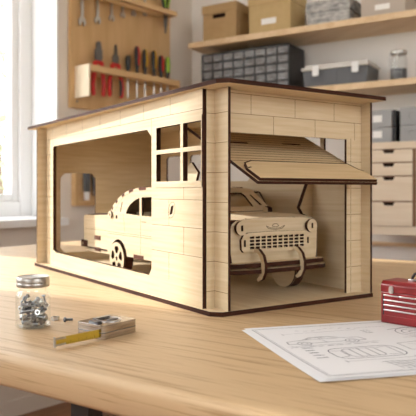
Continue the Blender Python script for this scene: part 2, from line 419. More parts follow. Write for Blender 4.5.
# up-and-over door
DO = Vector((0, -.031, .1680)); DA = Vector((0, .898, .44)).normalized(); DN = Vector((0, -DA.z, DA.y))
door_f = lambda a, b, c: Vector((a, 0, 0))+DO+DA*b+DN*c
m = MB()
m.plate([rect(.0430, 0, .2612, .184), rect(.080, .1295, .117, .1335), rect(.186, .1335, .223, .1377)], .0042, door_f)
for k in range(13): m.line([(.0433, .0640+.0092*k), (.2609, .0640+.0092*k)], .0010, .0001, lambda a, b, c: door_f(a, b, .0042+c), 2)
dr = m.build('garage_door', [PLYX, EDGE, LINE], gar)
m = MB()
hp = [(.0452, .0005), (.2592, .0005), (.2592, .030), (.2535, .0355), (.249, .0555), (.068, .0555), (.0525, .0475), (.0462, .034), (.0452, .03)]
m.plate([hp], .0042, lambda a, b, c: door_f(a, b, .0043+c))
m.line([(.2592, .030), (.2535, .0355), (.249, .0550), (.068, .0550), (.0525, .0470), (.0466, .034), (.0475, .031), (.053, .0335)], .0024, .0001, lambda a, b, c: door_f(a, b, .0085+c), 1)
m.build('lip_panel', [PLYX, EDGE, LINE], dr)
m = MB(); m.plate([[(.2680, .1713), (.2504, .1322), (.2570, .1223), (.2700, .1180), (.2780, .1180), (.2780, .2050), (.2755, .1980)]], .008, XZ(.120)); m.build('door_arm', PM, gar)
for x in (.0295,):
    m = MB(); m.plate([[(.1222, .1714), (.1417, .1315), (.1343, .1216), (.122, .1180), (.113, .1230), (.085, .185), (.102, .200), (.118, .190)]], .004, YZ(x))
    m.build('door_arm', PM, gar)

# ------------------------------------------------------------------ toy car (same axes as the garage)
CX, CY, CZ = .1447, .30, .0062
gm = Matrix.Translation((.0088, .8, 0)) @ Matrix.Rotation(TH, 4, 'Z')
car = thing('toy_car', 'pale plywood toy sedan with slatted grille parked inside the toy garage', 'toy car', gm @ Vector((CX, CY, CZ)), TH)
def off(fn): return lambda a, b, c: fn(a, b, c)-Vector((CX, CY, CZ))
# side plates
def arch(cy, r, zc, zb_, n=9):
    a = math.asin(max(-1, min(1, (zb_-zc)/r)))
    return [(cy+r*math.cos(q), zc+r*math.sin(q)) for q in [a+(PI-2*a)*i/(n-1) for i in range(n)]]
FWY, RWY, WZ, WR = .118, .402, .0362, .0295
bot = .0425
sil = [(.060, bot)] + list(reversed(arch(FWY, .035, WZ, bot))) + list(reversed(arch(RWY, .035, WZ, bot))) + [(.449, bot), (.449, .1150), (.442, .1169), (.4247, .1323), (.3994, .1473), (.375, .1565), (.3514, .1618), (.3139, .1651), (.262, .1651), (.225, .1625), (.195, .158), (.165, .1250), (.10, .120), (.060, .114)]
winr = [(.3195, .1168), (.3195, .1472), (.3345, .1442), (.3437, .1407), (.355, .1355), (.3631, .1298), (.369, .1235), (.371, .1189)]
winf = [(.312, .1168), (.312, .1482), (.262, .150), (.225, .149), (.206, .145), (.188, .1235), (.188, .116)]
slots = [rect(.4075, .1135, .4135, .1195), rect(.318, .0445, .334, .0485), rect(.396, .128, .399, .1285)]
for x, s in ((.062, -1), (.2233, 1)):
    m = MB(); m.plate([sil, winr, winf] + [rect(.4065, .1085, .4140, .1145), [(.392, .1215), (.3955, .1215), (.3868, .1405), (.3848, .1395)]], .004, off(YZ(x)))
    fo = off(lambda a, b, c, x=x, s=s: Vector((x+(0 if s < 0 else .004)+s*c, a, b)))
    m.line([(.065, .083), (.448, .083)], .0006, .0001, fo); m.line([(.065, .0795), (.448, .0795)], .0006, .0001, fo)
    m.line([(.3158, .115), (.3158, .045)], .0006, .0001, fo); m.line([(.205, .113), (.205, .045)], .0006, .0001, fo)
    m.line([(.382, .118), (.376, .085)], .0005, .0001, fo)
    m.line([(.296, .1065), (.311, .1065)], .0012, .0001, fo)
    m.line([(.442, .1165), (.42, .1195), (.40, .138), (.375, .151), (.34, .1585), (.27, .1595)], .0004, .0001, fo)
    m.build('body_side', PM, car)
    # joint tabs along the roof edge
    for (ya, za), (yb, zb2) in (((.4310, .1262), (.4255, .1312)), ((.4130, .1392), (.4065, .1432)), ((.3880, .1516), (.3780, .1554)), ((.3600, .1600), (.3440, .1630)), ((.3220, .1648), (.2960, .1654)), ((.27, .1654), (.245, .1648))):
        d = Vector((yb-ya, zb2-za)).normalized(); nrm = Vector((d.y, -d.x))
        if nrm.y < 0: nrm = -nrm
        q = [Vector((ya, za))-nrm*.0045, Vector((yb, zb2))-nrm*.0045, Vector((yb, zb2))+nrm*.0010, Vector((ya, za))+nrm*.0010]
        m = MB(); m.plate([[tuple(p) for p in q]], .0046, off(YZ(x-.0003)), 0, 0); m.build('joint_tab', CUT, car)
    # inset rear quarter
    m = MB(); xq = .068 if s < 0 else .2173
    m.plate([[(.437, .0400), (.530, .0375), (.5740, .0425), (.5755, .107), (.570, .1105), (.437, .1140)]], .004, off(YZ(xq)))
    fo2 = off(lambda a, b, c, xq=xq, s=s: Vector((xq+(0 if s < 0 else .004)+s*c, a, b)))
    m.line([(.45, .083), (.572, .083)], .0005, .0001, fo2)
    m.build('rear_quarter', PM, car)
    for a0, b0, a1, b1, xx in ((.4930, .0632, .5200, .0715, xq), (.4920, .0410, .5180, .0485, xq), (.3050, .0415, .3400, .0485, x)):
        m = MB(); m.plate([rect(a0, b0, a1, b1)], .0010, off(YZ(xx-.0011 if s < 0 else xx+.0041)), 0, 0); m.build('joint_tab', CUT, car)
    # mirror and tail lamp disc on the rear pillar
    m = MB(); m.plate([circ(.432, .1155, .0068, 20), rect(.4305, .1125, .4340, .1185)], .003, off(YZ(x-.0032 if s < 0 else x+.0042))); m.build('tail_lamp', PM, car)
# roof, trunk and bonnet skins
SW = lambda x, p, q: Vector((x, p, q))-Vector((CX, CY, CZ))
roofp = [(.195, .1585), (.225, .163), (.262, .1657), (.3139, .1657), (.3514, .1622), (.375, .1570), (.3994, .1478), (.4247, .1330), (.441, .1180)]
m = MB(); m.sheet(roofp, .003, .0662, .2231, SW); m.build('roof', PM, car)
trp = [(.441, .1176), (.51, .1155), (.560, .1125), (.5755, .1085), (.5770, .09), (.5765, .0475)]
m = MB(); m.sheet(trp, .003, .0722, .2171, SW); m.build('boot_lid', PM, car)
m = MB(); m.plate([rect(.074, .059, .2155, .062)], .001, off(XZ(.5774))); m.build('boot_line', CUT, car)
hop = [(.0602, .1185), (.075, .1215), (.11, .1232), (.168, .1250)]
m = MB(); m.sheet(hop, .003, .0662, .2231, SW)
for x in (.098, .19): m.line([(x, .064), (x+(.006 if x < .14 else -.006), .16)], .0007, .0003, off(lambda a, b, c: Vector((a, b, .1198+c+(b-.062)*.05))), 2)
m.build('bonnet', PM, car)
m = MB(); m.plate([rect(.066, .06, .2233, .55)], .003, off(XY(.0445))); m.build('floor_pan', PM, car)
# windscreen frame
WB = Vector((0, .160, .1248)); WD = Vector((0, .034, .0355)).normalized(); WN = Vector((0, -WD.z, WD.y))
wf = off(lambda a, b, c: Vector((a, 0, 0))+WB+WD*b+WN*c)
m = MB(); m.plate([[(.0665, 0), (.2228, 0), (.2185, .014), (.205, .048), (.198, .0505), (.091, .0505), (.084, .048), (.071, .014)],
                   [(.094, .0095), (.189, .0095), (.185, .034), (.180, .0405), (.107, .0405), (.102, .034)],
                   [(.2035, .0125), (.2085, .0125), (.1975, .036), (.1945, .036)], [(.0805, .0125), (.0855, .0125), (.0945, .036), (.0915, .036)]], .0035, wf)
m.build('windscreen_frame', PM, car)
m = MB(); m.plate([rect(.0665, .1215, .2228, .1262)], .003, off(XZ(.1565))); m.build('cowl', PM, car)
for x in (.2065, .0835):
    m = MB(); m.plate([[(.142, .1255), (.156, .1255), (.158, .1315), (.152, .1345), (.143, .1325)]], .010, off(YZ(x-.005))); m.build('wing_mirror', [PLYT, EDGE], car, .001)
# seats seen through the windows
for y in (.235, .335):
    m = MB(); m.sheet([(y+.032, .120), (y+.022, .08), (y-.025, .075)], .004, .078, .2115, SW); m.build('seat', PM, car)
# front
m = MB()
fp = [(.0675, .052), (.2225, .052), (.2255, .072), (.2265, .104), (.224, .113), (.217, .1175), (.19, .1200), (.145, .1214), (.10, .1200), (.073, .1175), (.066, .113), (.0635, .104), (.0645, .072)]
m.plate([fp, rect(.093, .078, .196, .0945)], .004, off(XZ(.0555)))
fe = off(lambda a, b, c: Vector((a, .0555-c, b)))
m.line([(.1275, .1090), (.135, .1062), (.1447, .1052), (.1545, .1062), (.162, .1090), (.158, .1052), (.1447, .1034), (.1315, .1052)], .0007, .0001, fe, 1, True)
m.line([(.1385, .1085), (.1405, .1112), (.1447, .1120), (.149, .1112), (.151, .1085), (.1447, .1072)], .0007, .0001, fe, 1, True)
m.build('front_panel', PM, car)
for xa in (.0612, .2262):
    m = MB(); m.plate([[(xa, .056), (xa+.0026, .056), (xa+.0026, .106), (xa+.0013, .111), (xa, .106)]], .03, off(XZ(.0575)), 1, 1); m.build('wing_edge', PM, car)
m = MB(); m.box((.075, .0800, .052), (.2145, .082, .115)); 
m.v = [tuple(Vector(p)-Vector((CX, CY, CZ))) for p in m.v]; m.build('grille_shade_sheet', SHADEIN, car)  # dark sheet painting the shade behind the grille holes
m = MB()
holes = []
gx0, gx1, gz0, gz1 = .0930, .1965, .0768, .0962
cw = (gx1-gx0)/10; chh = (gz1-gz0)/4
for i in range(10):
    for j in range(4): holes.append(rect(gx0+i*cw+.0013, gz0+j*chh+.0008, gx0+(i+1)*cw-.0013, gz0+(j+1)*chh-.0008))
go = [(.0800, .0775), (.0835, .0735), (.14, .0722), (.2055, .0735), (.2095, .0775), (.2100, .0905), (.2055, .0985), (.198, .1005), (.1447, .1015), (.092, .1005), (.0840, .0985), (.0795, .0905)]
m.plate([go]+holes+[rect(.0838, .0812, .0872, .0905), rect(.2020, .0812, .2054, .0905)], .0045, off(XZ(.0508))); m.build('grille', PM, car)
for x in (.0790, .2105):
    m = MB(); m.plate([circ(x, .1075, .0100, 28), rect(x-.0018, .1035, x+.0018, .1115)], .0045, off(XZ(.0485)))
    h = m.build('headlight', PM, car)
    m = MB(); m.plate([circ(x, .1075, .0085, 24)], .0045, off(XZ(.0531)), 1, 1); m.build('headlight_backing', PM, h)
m = MB()
for z0, yy in ((.0530, .040), (.0448, .036)):
    m.plate([[(.0565, yy+.008), (.068, yy+.001), (.10, yy-.002), (.1447, yy-.003), (.19, yy-.002), (.2215, yy+.001), (.233, yy+.008), (.232, yy+.024), (.0575, yy+.024)]], .0060, off(XY(z0)))
m.build('front_bumper', [PLYT, EDGE], car)
for x in (.1015, .1735):
    oc = [(.0505, .0790), (.041, .0778), (.0315, .070), (.0268, .058), (.0272, .046), (.033, .0365), (.042, .0325), (.0455, .0355), (.041, .0390), (.0365, .044), (.0345, .0515), (.0352, .0605), (.0390, .0685), (.0445, .0725), (.0505, .0728)]
    m = MB(); m.plate([oc], .0052, off(YZ(x))); m.build('overrider', PM, car)
m = MB(); m.plate([rect(.064, .0495, .2250, .0545)], .004, off(XZ(.5766))); m.build('boot_rail', PM, car)
m = MB(); m.box((.0670, .5560, .0455), (.2223, .5870, .0590)); m.v = [tuple(Vector(p)-Vector((CX, CY, CZ))) for p in m.v]; m.build('rear_bumper', EDGE, car)
# wheels
def wheel(x, y, s):
    root = None
    hl = []
    for k in range(5):
        q0 = PI/2+2*PI*k/5; dq = .47
        hl.append([(y+r*math.cos(q0+d), WZ+r*math.sin(q0+d)) for r, d in ((.0100, -.30), (.0195, -dq), (.0232, -.25), (.0232, .25), (.0195, dq), (.0100, .30))])
    st = []
    for k in range(10):
        q = PI/2+PI*k/5; r = .0060 if k % 2 == 0 else .0030
        st.append((y+r*math.cos(q), WZ+r*math.sin(q)))
    m = MB(); xf = x if s < 0 else x-.003
    m.plate([circ(y, WZ, WR, 40)]+hl+[st], .003, off(YZ(xf)), smooth=True); w = m.build('wheel', PM, car)
    m = MB(); xt = x+.0031 if s < 0 else x-.0161
    m.plate([circ(y, WZ, WR, 40), circ(y, WZ, .024, 32)], .013, off(YZ(xt)), 0, 1, smooth=True); m.build('tyre', [PLY, EDGE], w)
    m = MB(); xd = x+.006 if s < 0 else x-.009
    m.plate([circ(y, WZ, .0239, 32)], .003, off(YZ(xd)), 0, 0); m.build('hub_hole_shade', CUT, w)  # brown disc added behind the spoke holes, painting in their shade
    m = MB(); xi = x+.0162 if s < 0 else x-.0192
    m.plate([circ(y, WZ, WR*.99, 40)], .003, off(YZ(xi)), smooth=True); m.build('inner_disc', PM, w)
for y in (FWY, RWY):
    wheel(.0585, y, -1); wheel(.2308, y, 1)
for y in (FWY, RWY):
    m = MB(); m.tube([Vector((.07, y, WZ))-Vector((CX, CY, CZ)), Vector((.22, y, WZ))-Vector((CX, CY, CZ))], .003); m.build('axle', PLY, car)

# ------------------------------------------------------------------ jar of screws
JC = Vector((-.205, .7486, 0))
jar = thing('glass_jar', 'small clear glass jar of screws with a grey metal lid at the front left', 'jar', JC)
m = MB(); ro, ri = .0200, .0186
m.lathe([(0, .0004), (ro-.003, .0004), (ro, .003), (ro, .036), (ro-.001, .0395), (ro-.0035, .0425), (.0160, .0445), (.0160, .0485), (.0148, .0485), (.0148, .0440), (ri-.003, .0415), (ri, .038), (ri, .004), (ri-.002, .002), (0, .002)], 48)
m.build('jar_body', GLASS, jar)
m = MB()
m.lathe([(0, .0588), (.0165, .0588), (.0178, .0594), (.0186, .0584), (.0190, .0560), (.0190, .0535), (.0186, .0530), (.0191, .0522), (.0191, .0490), (.0186, .0478), (.0164, .0478), (.0164, .0560), (0, .0560)], 48)
m.build('lid', LIDM, jar)
def screw_mesh(L, r, rh):
    m = MB(); prof = [(0, 0)]
    n = int(L/.0011)
    prof += [(.0004, .0002)]
    for i in range(n):
        z = .0012+(L-.0032)*i/n
        prof += [(r*1.0, z), (r*.72, z+.0005)]
    prof += [(r, L-.002), (rh, L-.0018), (rh*1.02, L-.0008), (rh*.7, L), (0, L)]
    m.lathe(prof, 10); return m
def nut_mesh(R_, ri_, h):
    m = MB(); m.plate([[(R_*math.cos(PI/3*k), R_*math.sin(PI/3*k)) for k in range(6)], circ(0, 0, ri_, 12)], h, lambda a, b, c: Vector((a, b, c-h/2)), 0, 0); return m
scr0 = screw_mesh(.0150, .0013, .0026).build('screw', ZINC); nut0 = nut_mesh(.0034, .0016, .0026).build('hex_nut', STEEL)
scr1 = screw_mesh(.0110, .0015, .0028).build('bolt', DSTEEL)
def segdist(p1, q1, p2, q2):
    best = 9
    for i in range(7):
        a = p1.lerp(q1, i/6)
        d = q2-p2; t = max(0, min(1, (a-p2).dot(d)/max(1e-12, d.length_squared))); best = min(best, (a-p2-d*t).length)
    return best
placed = []; used = {'s': 0, 'n': 0, 'b': 0}
G_ = 'screws, bolts and nuts in the glass jar'
order = ['s', 'n', 'n', 's', 'b', 'n', 's', 'n']*12
for kind in order:
    if len(placed) >= 84: break
    rad = {'s': .0024, 'n': .0031, 'b': .0025}[kind]; Ln = {'s': .0150, 'n': .0006, 'b': .0110}[kind]
    best = None
    for tr_ in range(420):
        el = R.uniform(-.35, 1.25) if kind == 's' else R.uniform(-.6, .6); az = R.uniform(0, 2*PI)
        d = Vector((math.cos(az)*math.cos(el), math.sin(az)*math.cos(el), math.sin(el)))
        p = Vector((R.uniform(-.016, .016), R.uniform(-.016, .016), R.uniform(.0045, .029)))
        q = p+d*Ln
        if any(math.hypot(e.x, e.y)+rad > .0184 or e.z-rad < .0022 or e.z > (.036 if kind == 's' else .0285) for e in (p, q)): continue
        if best and max(p.z, q.z) >= best[0]: continue
        if any(segdist(p, q, a, b) < rad+r2-.0010 for a, b, r2 in placed): continue
        best = (max(p.z, q.z), p, q, d)
    if not best: continue
    _, p, q, d = best; placed.append((p, q, rad))
    src = {'s': scr0, 'n': nut0, 'b': scr1}[kind]
    o = src if used[kind] == 0 else dup(src); used[kind] += 1
    if kind == 'n':
        o.location = JC+(p+q)/2; o.rotation_euler = (R.uniform(0, 3), R.uniform(0, 3), R.uniform(0, 3))
    else:
        o.location = JC+p; o.rotation_euler = d.to_track_quat('Z', 'Y').to_euler()
    tag(o, {'s': 'thin zinc screw lying in the heap inside the glass jar', 'n': 'small steel hex nut in the heap inside the glass jar', 'b': 'short dark steel bolt in the heap inside the glass jar'}[kind], {'s': 'screw', 'n': 'nut', 'b': 'bolt'}[kind], {'s': 'screws', 'n': 'nuts', 'b': 'bolts'}[kind]+' in the glass jar')
o = dup(nut0); o.location = (-.1889, .789, .0021); o.rotation_euler = (.0, 0, .4); o.scale = (1.5, 1.5, 1.5); tag(o, 'loose steel hex nut lying on the bench beside the glass jar', 'nut')
if 'group' in o: del o['group']
o = dup(scr1); o.location = (-.1655, .7835, .0018); o.scale = (1.1, 1.1, 1.1); o.rotation_euler = Vector((-.80, -.62, .10)).to_track_quat('Z', 'Y').to_euler(); tag(o, 'loose steel screw lying on the bench between jar and tape measure', 'screw')
if 'group' in o: del o['group']

# ------------------------------------------------------------------ tape measure
TN = Vector((-.1117, .6795, 0)); tx = Vector((.606, .795, 0)).normalized(); ty = Vector((-tx.y, tx.x, 0))
tape = thing('tape_measure', 'silver pocket tape measure lying flat with its yellow blade pulled out', 'tape measure', TN, math.atan2(tx.y, tx.x))
m = MB(); m.plate([rrect(0, 0, .052, .042, .004)], .0152, lambda a, b, c: Vector((a, b, c+.0003)), 0, 0, True); cs = m.build('case', SATIN, tape, .0012, 30)
m = MB(); m.plate([rrect(-.0002, -.0002, .0522, .0422, .0042)], .0008, lambda a, b, c: Vector((a, b, c+.0072)), 0, 0, True); m.build('seam', DSTEEL, cs)
m = MB(); m.lathe([(.0150, .0152), (.0150, .0161), (.0142, .0165), (.0118, .0165), (.0112, .0160), (.0112, .0152)], 40, 0, Matrix.Translation((.028, .021, 0)), True); m.build('dial_ring', SILV, tape)
m = MB(); m.lathe([(0, .0152), (.0108, .0152), (.0108, .0157), (0, .0159)], 32, 0, Matrix.Translation((.028, .021, 0))); m.build('dial', SATIN, tape)
m = MB(); m.plate([rrect(.016, .0285, .040, .0345, .002)], .0016, lambda a, b, c: Vector((a, b, .0160+c))); m.plate([rrect(.020, .012, .036, .0165, .002)], .0014, lambda a, b, c: Vector((a, b, .0160+c)), 1, 1); m.build('belt_clip', [SILV, DSTEEL], tape, .0003)
m = MB(); m.plate([rrect(.004, .014, .0125, .028, .002)], .0022, lambda a, b, c: Vector((a, b, .0152+c))); m.build('lock_button', DSTEEL, tape, .0004)
# blade, standing on edge, pulled out of the end of the case
tl = Matrix.Rotation(-math.atan2(tx.y, tx.x), 4, 'Z') @ Matrix.Translation(-TN)
b0 = tl @ Vector((-.1180, .6822, 0)); b1 = tl @ Vector((-.1535, .6440, 0))
bd = (b1-b0); bl = bd.length; bd.normalize(); bn = Vector((-bd.y, bd.x, 0))
if (Matrix.Rotation(math.atan2(tx.y, tx.x), 3, 'Z') @ bn).y > 0: bn = -bn
def bf(a, b, c): return b0+bd*a+Vector((0, 0, .0024+b))+bn*(c+.0006*math.sin(PI*b/.0086))
m = MB(); NBL = 8
vs = []; 
for a in (-.004, bl):
    for i in range(NBL+1): vs.append(bf(a, .0086*i/NBL, 0))
    for i in range(NBL+1): vs.append(bf(a, .0086*i/NBL, -.0003))
k = NBL+1; fs = []
for i in range(NBL): fs += [(i, i+1, 2*k+i+1, 2*k+i), (k+i+1, k+i, 3*k+i, 3*k+i+1)]
fs += [(0, 2*k, 3*k, k), (k-1, 2*k-1, 4*k-1, 3*k-1)]
m.add(vs, fs, 0, True)
bla = m.build('blade', BLADE, tape)
m = MB()
for i in range(int(bl/.00254)):
    a = .004+.00254*i
    if a > bl-.012: break
    h = .0035 if i % 4 == 0 else .0018
    q = lambda a_, b_, e_: bf(a_, b_, e_)
    m.add([q(a, .0004, .00012), q(a+.0004, .0004, .00012), q(a+.0004, .0004+h, .00012), q(a, .0004+h, .00012)], [(0, 1, 2, 3)])
m.build('graduation_marks', INKB, bla)
m = MB()
m.add([bf(bl-.0120, 0.0002, .0004), bf(bl-.0120, .0084, .0004), bf(bl, .0084, .0004), bf(bl, 0.0002, .0004), bf(bl-.0120, 0.0002, .0001), bf(bl-.0120, .0084, .0001), bf(bl, .0084, .0001), bf(bl, .0002, .0001)], [(0,1,2,3),(4,7,6,5),(0,3,7,4),(1,5,6,2),(2,6,7,3),(0,4,5,1)])
pa = [bf(bl, -.0012, .0006), bf(bl+.0008, -.0012, .0006), bf(bl+.0008, .0092, .0006), bf(bl, .0092, .0006), bf(bl, -.0012, -.0030), bf(bl+.0008, -.0012, -.0030), bf(bl+.0008, .0092, -.0030), bf(bl, .0092, -.0030)]
m.add(pa, [(0,1,2,3),(4,7,6,5),(0,4,5,1),(1,5,6,2),(2,6,7,3),(3,7,4,0)], 0)
m.build('end_hook', LIDM, tape)

# ------------------------------------------------------------------ plan sheets
WD_ = Vector((.963, .270, 0)).normalized(); LD_ = Vector((WD_.y, -WD_.x, 0))
def sheet(name, label, org, rot, zz, wid, hei, curl):
    root_z = zz
    o0 = thing(name, label, 'paper', org+Vector((0, 0, 0)), math.atan2(WD_.y, WD_.x)+rot)
    def sf(a, b, c):     # a along the long side, b towards the camera
        lift = curl*max(0, (b/hei-.45))**2*max(0, 1-a/.22)**1.5
        return Vector((a, -b, zz+lift+c))
    m = MB(); nx, ny = 26, 20; vs = []
    for t in (0, .00025):
        for j in range(ny+1):
            for i in range(nx+1): vs.append(sf(wid*i/nx, hei*j/ny, t))
    n = (nx+1)*(ny+1); fs = []
    for j in range(ny):
        for i in range(nx):
            a = j*(nx+1)+i; fs += [(a, a+1, a+nx+2, a+nx+1), (n+a, n+a+nx+1, n+a+nx+2, n+a+1)]
    ring = [i for i in range(nx+1)]+[j*(nx+1)+nx for j in range(1, ny+1)]+[ny*(nx+1)+i for i in range(nx-1, -1, -1)]+[j*(nx+1) for j in range(ny-1, 0, -1)]
    for a, b in zip(ring, ring[1:]+ring[:1]): fs.append((a, b, n+b, n+a))
    m.add(vs, fs, 0, True); p = m.build('sheet', PAPER, o0)
    return o0, p, sf
under, _, _ = sheet('plan_sheet', 'lower white paper sheet peeking out under the car drawing', Vector((.0385, .7290, 0)), math.radians(-.7), .0003, .297, .2085, .004)
top_, sp, sf = sheet('plan_sheet', 'upper white sheet with pencil drawings of a car, in front of the red toolbox', Vector((.0415, .7345, 0)), 0, .0009, .297, .2105, .0055)
m = MB()
def ink(pts, w=.0006, close=False):
    w *= 1.35
    pts = [Vector(p) for p in pts]
    if close: pts.append(pts[0])
    for a, b in zip(pts, pts[1:]):
        d = b-a
        k = max(1, int(d.length/.008))
        for i in range(k):
            p, q = a+d*i/k, a+d*(i+1)/k; n_ = Vector((-d.y, d.x)).normalized()*w/2
            m.add([sf(p.x-n_.x, p.y-n_.y, .00042), sf(q.x-n_.x, q.y-n_.y, .00042), sf(q.x+n_.x, q.y+n_.y, .00042), sf(p.x+n_.x, p.y+n_.y, .00042)], [(0, 1, 2, 3)])
ink([(.006, .010), (.006, .2035), (.29, .2035), (.29, .010)], .0005, True); ink([(.0085, .0125), (.0085, .201), (.2875, .201), (.2875, .0125)], .0003, True)
# side elevation of a car
ink([(.019, .0865), (.021, .076), (.040, .0725), (.052, .063), (.074, .062), (.086, .0715), (.105, .074), (.108, .0865), (.098, .087)], .0006)
ink([(.019, .0865), (.029, .0865)], .0006); ink([(.044, .0865), (.084, .0865)], .0006); ink([(.013, .0955), (.118, .0955)], .0004)
for c in (.0365, .091): ink(circ(c, .0865, .0072, 16), .0006, True); ink(circ(c, .0865, .0035, 10), .0006, True)
ink([(.043, .072), (.054, .065), (.061, .0648), (.061, .0725)], .0005, True); ink([(.064, .0725), (.064, .0648), (.073, .065), (.081, .0725)], .0005, True); ink([(.062, .0735), (.062, .086)], .0004)
for k in range(10): ink([(.016+.010*k, .100), (.022+.010*k+R.uniform(0, .003), .100+R.uniform(-.001, .001))], .0008)
# plan view of a car
ink(rrect(.045, .114, .119, .154, .012), .0007, True); ink(rrect(.060, .119, .096, .149, .005), .0006, True)
for x in (.069, .078, .088): ink([(x, .119), (x, .149)], .0006)
ink([(.048, .122), (.058, .124), (.058, .144), (.048, .147)], .0005); ink([(.099, .121), (.112, .117), (.112, .150), (.099, .147)], .0005)
ink([(.045, .162), (.119, .162)], .0004); ink([(.045, .158), (.045, .166)], .0004); ink([(.119, .158), (.119, .166)], .0004)
# notes and little details
for j in range(5):
    x = .0255-.0004*j; y = .106+.0095*j; n_ = R.randint(4, 6); px = x
    for k in range(n_):
        ink([(px, y), (px+.0009, y-.002+R.uniform(-.001, .001)), (px+.0018, y+R.uniform(-.001, .001))], .0007); px += .0024
ink(circ(.178, .067, .020, 24), .0006, True); ink(circ(.178, .067, .013, 20), .0006, True); ink(circ(.178, .067, .005, 14), .0006, True)
ink([(.155, .050), (.176, .045), (.205, .049)], .0007); ink([(.152, .088), (.20, .094)], .0006)
for k in range(8): ink([(.128+.0045*k, .030+.002*R.random()), (.130+.0045*k, .033)], .0006)
for k in range(9): ink([(.123+.0035*(k % 3), .046+.006*(k//3)), (.1255+.0035*(k % 3), .046+.006*(k//3)+R.uniform(-.001, .001))], .0008)
for j in range(5):
    ink([(.075+.003*j, .172+.006*j), (.085+.003*j, .171+.006*j), (.098, .174+.006*j), (.125, .173+.006*j)], .0005)
for k in range(12): ink([(.08+.006*k, .1705), (.084+.006*k, .1955)], .00035)
ink([(.13, .11), (.155, .107), (.18, .112), (.18, .135), (.13, .137)], .0005, True); ink([(.14, .115), (.172, .130)], .0004)
for k in range(9): ink([(.05+.009*k, .030+.004*math.sin(k)), (.055+.009*k, .029+.004*math.sin(k))], .0005)
ink([(.03, .042), (.12, .040)], .0003); ink([(.03, .036), (.03, .048)], .0003)
for k in range(7): ink([(.19+.008*k, .16), (.194+.008*k, .158)], .0006)
m.build('pencil_drawing', INK, sp)

# ------------------------------------------------------------------ red toolbox
bx = Vector((.687, -.726, 0)).normalized(); 
tb = thing('toolbox', 'small red metal toolbox with silver drawer rails and black handle on the right', 'toolbox', Vector((.2086, .770, .0016)), math.atan2(bx.y, bx.x))
tb.scale = (1, 1, 1.12)
WT_, DT_, HT_ = .088, .041, .0445
m = MB(); m.box((0, 0, 0), (WT_, DT_, .0325)); body = m.build('body', TBRED, tb, .0006)
m = MB()
pr = [(-.0004, .0328), (-.0004, .0405), (.0035, .0445), (DT_-.0035, .0445), (DT_+.0004, .0405), (DT_+.0004, .0328)]
m.plate([pr], WT_+.0008, lambda a, b, c: Vector((c-.0004, a, b)), 0, 0); m.build('lid', TBRED, tb, .0008)
zz = .0300
for i, (z0, z1) in enumerate(((.0262, .0302), (.0210, .0250), (.0158, .0198), (.0092, .0146))):
    spans = ((.0045, .0235), (.0245, .0435), (.0445, WT_-.0045)) if i == 0 else ((.0045, WT_-.0045),)
    for a0, a1 in spans:
        m = MB(); m.box((a0, -.0009, z0), (a1, .0002, z1)); d = m.build('drawer', TBRED, tb, .0002)
        m = MB(); m.box((a0, -.0022, z1-.0013), (a1, -.0007, z1)); m.build('drawer_rail', SILV, d, .0002)
for x in (.0025, WT_-.0045):
    m = MB(); m.box((x, -.0003, .0085), (x+.0018, .0002, .0308)); m.build('side_gap_shade', BLACK, body)  # black strips painting the shaded gaps beside the drawers
m = MB(); m.box((.0045, -.0006, .0010), (WT_-.0045, .0002, .0080)); m.build('lower_front', TBRED, body, .0002)
for x in (.0115, WT_-.0175):
    m = MB(); m.plate([rrect(x, .0318, x+.0058, .0398, .0026)], .0018, lambda a, b, c: Vector((a, -.0022+c, b)), 0, 0); m.plate([rrect(x+.0012, .0335, x+.0046, .0385, .0015)], .0010, lambda a, b, c: Vector((a, -.0034+c, b)), 0, 0); m.build('latch', SILV, tb, .0003)
m = MB(); hx0, hx1 = .030, .058
m.tube([(hx0, .020, .0455), (hx0+.0005, .020, .0490), (hx0+.003, .020, .0525), (hx0+.007, .020, .0535), (hx1-.007, .020, .0535), (hx1-.003, .020, .0525), (hx1-.0005, .020, .0490), (hx1, .020, .0455)], .0016, 10); h = m.build('handle', BLACK, tb)
for x in (hx0, hx1):
    m = MB(); m.box((x-.0032, .0165, .0445), (x+.0032, .0235, .0470)); m.build('handle_mount', SILV, h, .0005)

# ------------------------------------------------------------------ tool board on the left wall
def wl(t, d, z): return Vector((t, -d, z))      # local frame of things on the left wall: x along, -y into the room
LROT = AL
board = thing('tool_board', 'tall wooden tool board with a rack of pliers and screwdrivers on the left wall', 'tool board', Lw(0, 0, 0), LROT)
m = MB(); m.box((.1185, -.020, .486), (.667, -.001, 1.35)); m.build('back_panel', BOARD, board, .001)
m = MB()
for d0, d1 in ((.0202, .045), (.085, .108)):
    m.box((.1445, -d1, .622), (.634, -d0, .647))
m.build('rack_rail', RACK, board, .0015)
m = MB(); m.box((.137, -.108, .524), (.1443, -.0203, .6475)); m.build('rack_end', RACKLIT, board, .001)
m = MB(); m.box((.6345, -.108, .60), (.642, -.0203, .6475)); m.build('rack_end', RACK, board, .001)
m = MB()
m.box((.13, -.112, .926), (.612, -.090, .946)); m.box((.13, -.048, .926), (.612, -.0423, .946)); m.box((.6125, -.112, .926), (.620, -.0203, .946)); m.box((.122, -.112, .926), (.1295, -.0203, .946)); m.build('upper_rail', RACK, board, .0015)
m = MB()
for t in (.148,):
    m.lathe([(0, .0025), (.003, .002), (.0045, 0)], 14, 0, Matrix.Translation((t, -.0202, .512)) @ Matrix.Rotation(PI/2, 4, 'X'))
m.build('wood_screw', DSTEEL, board)
def onboard(name, label, cat, t, d, z, group=None): return thing(name, label, cat, Lw(t, d, z), LROT, group)
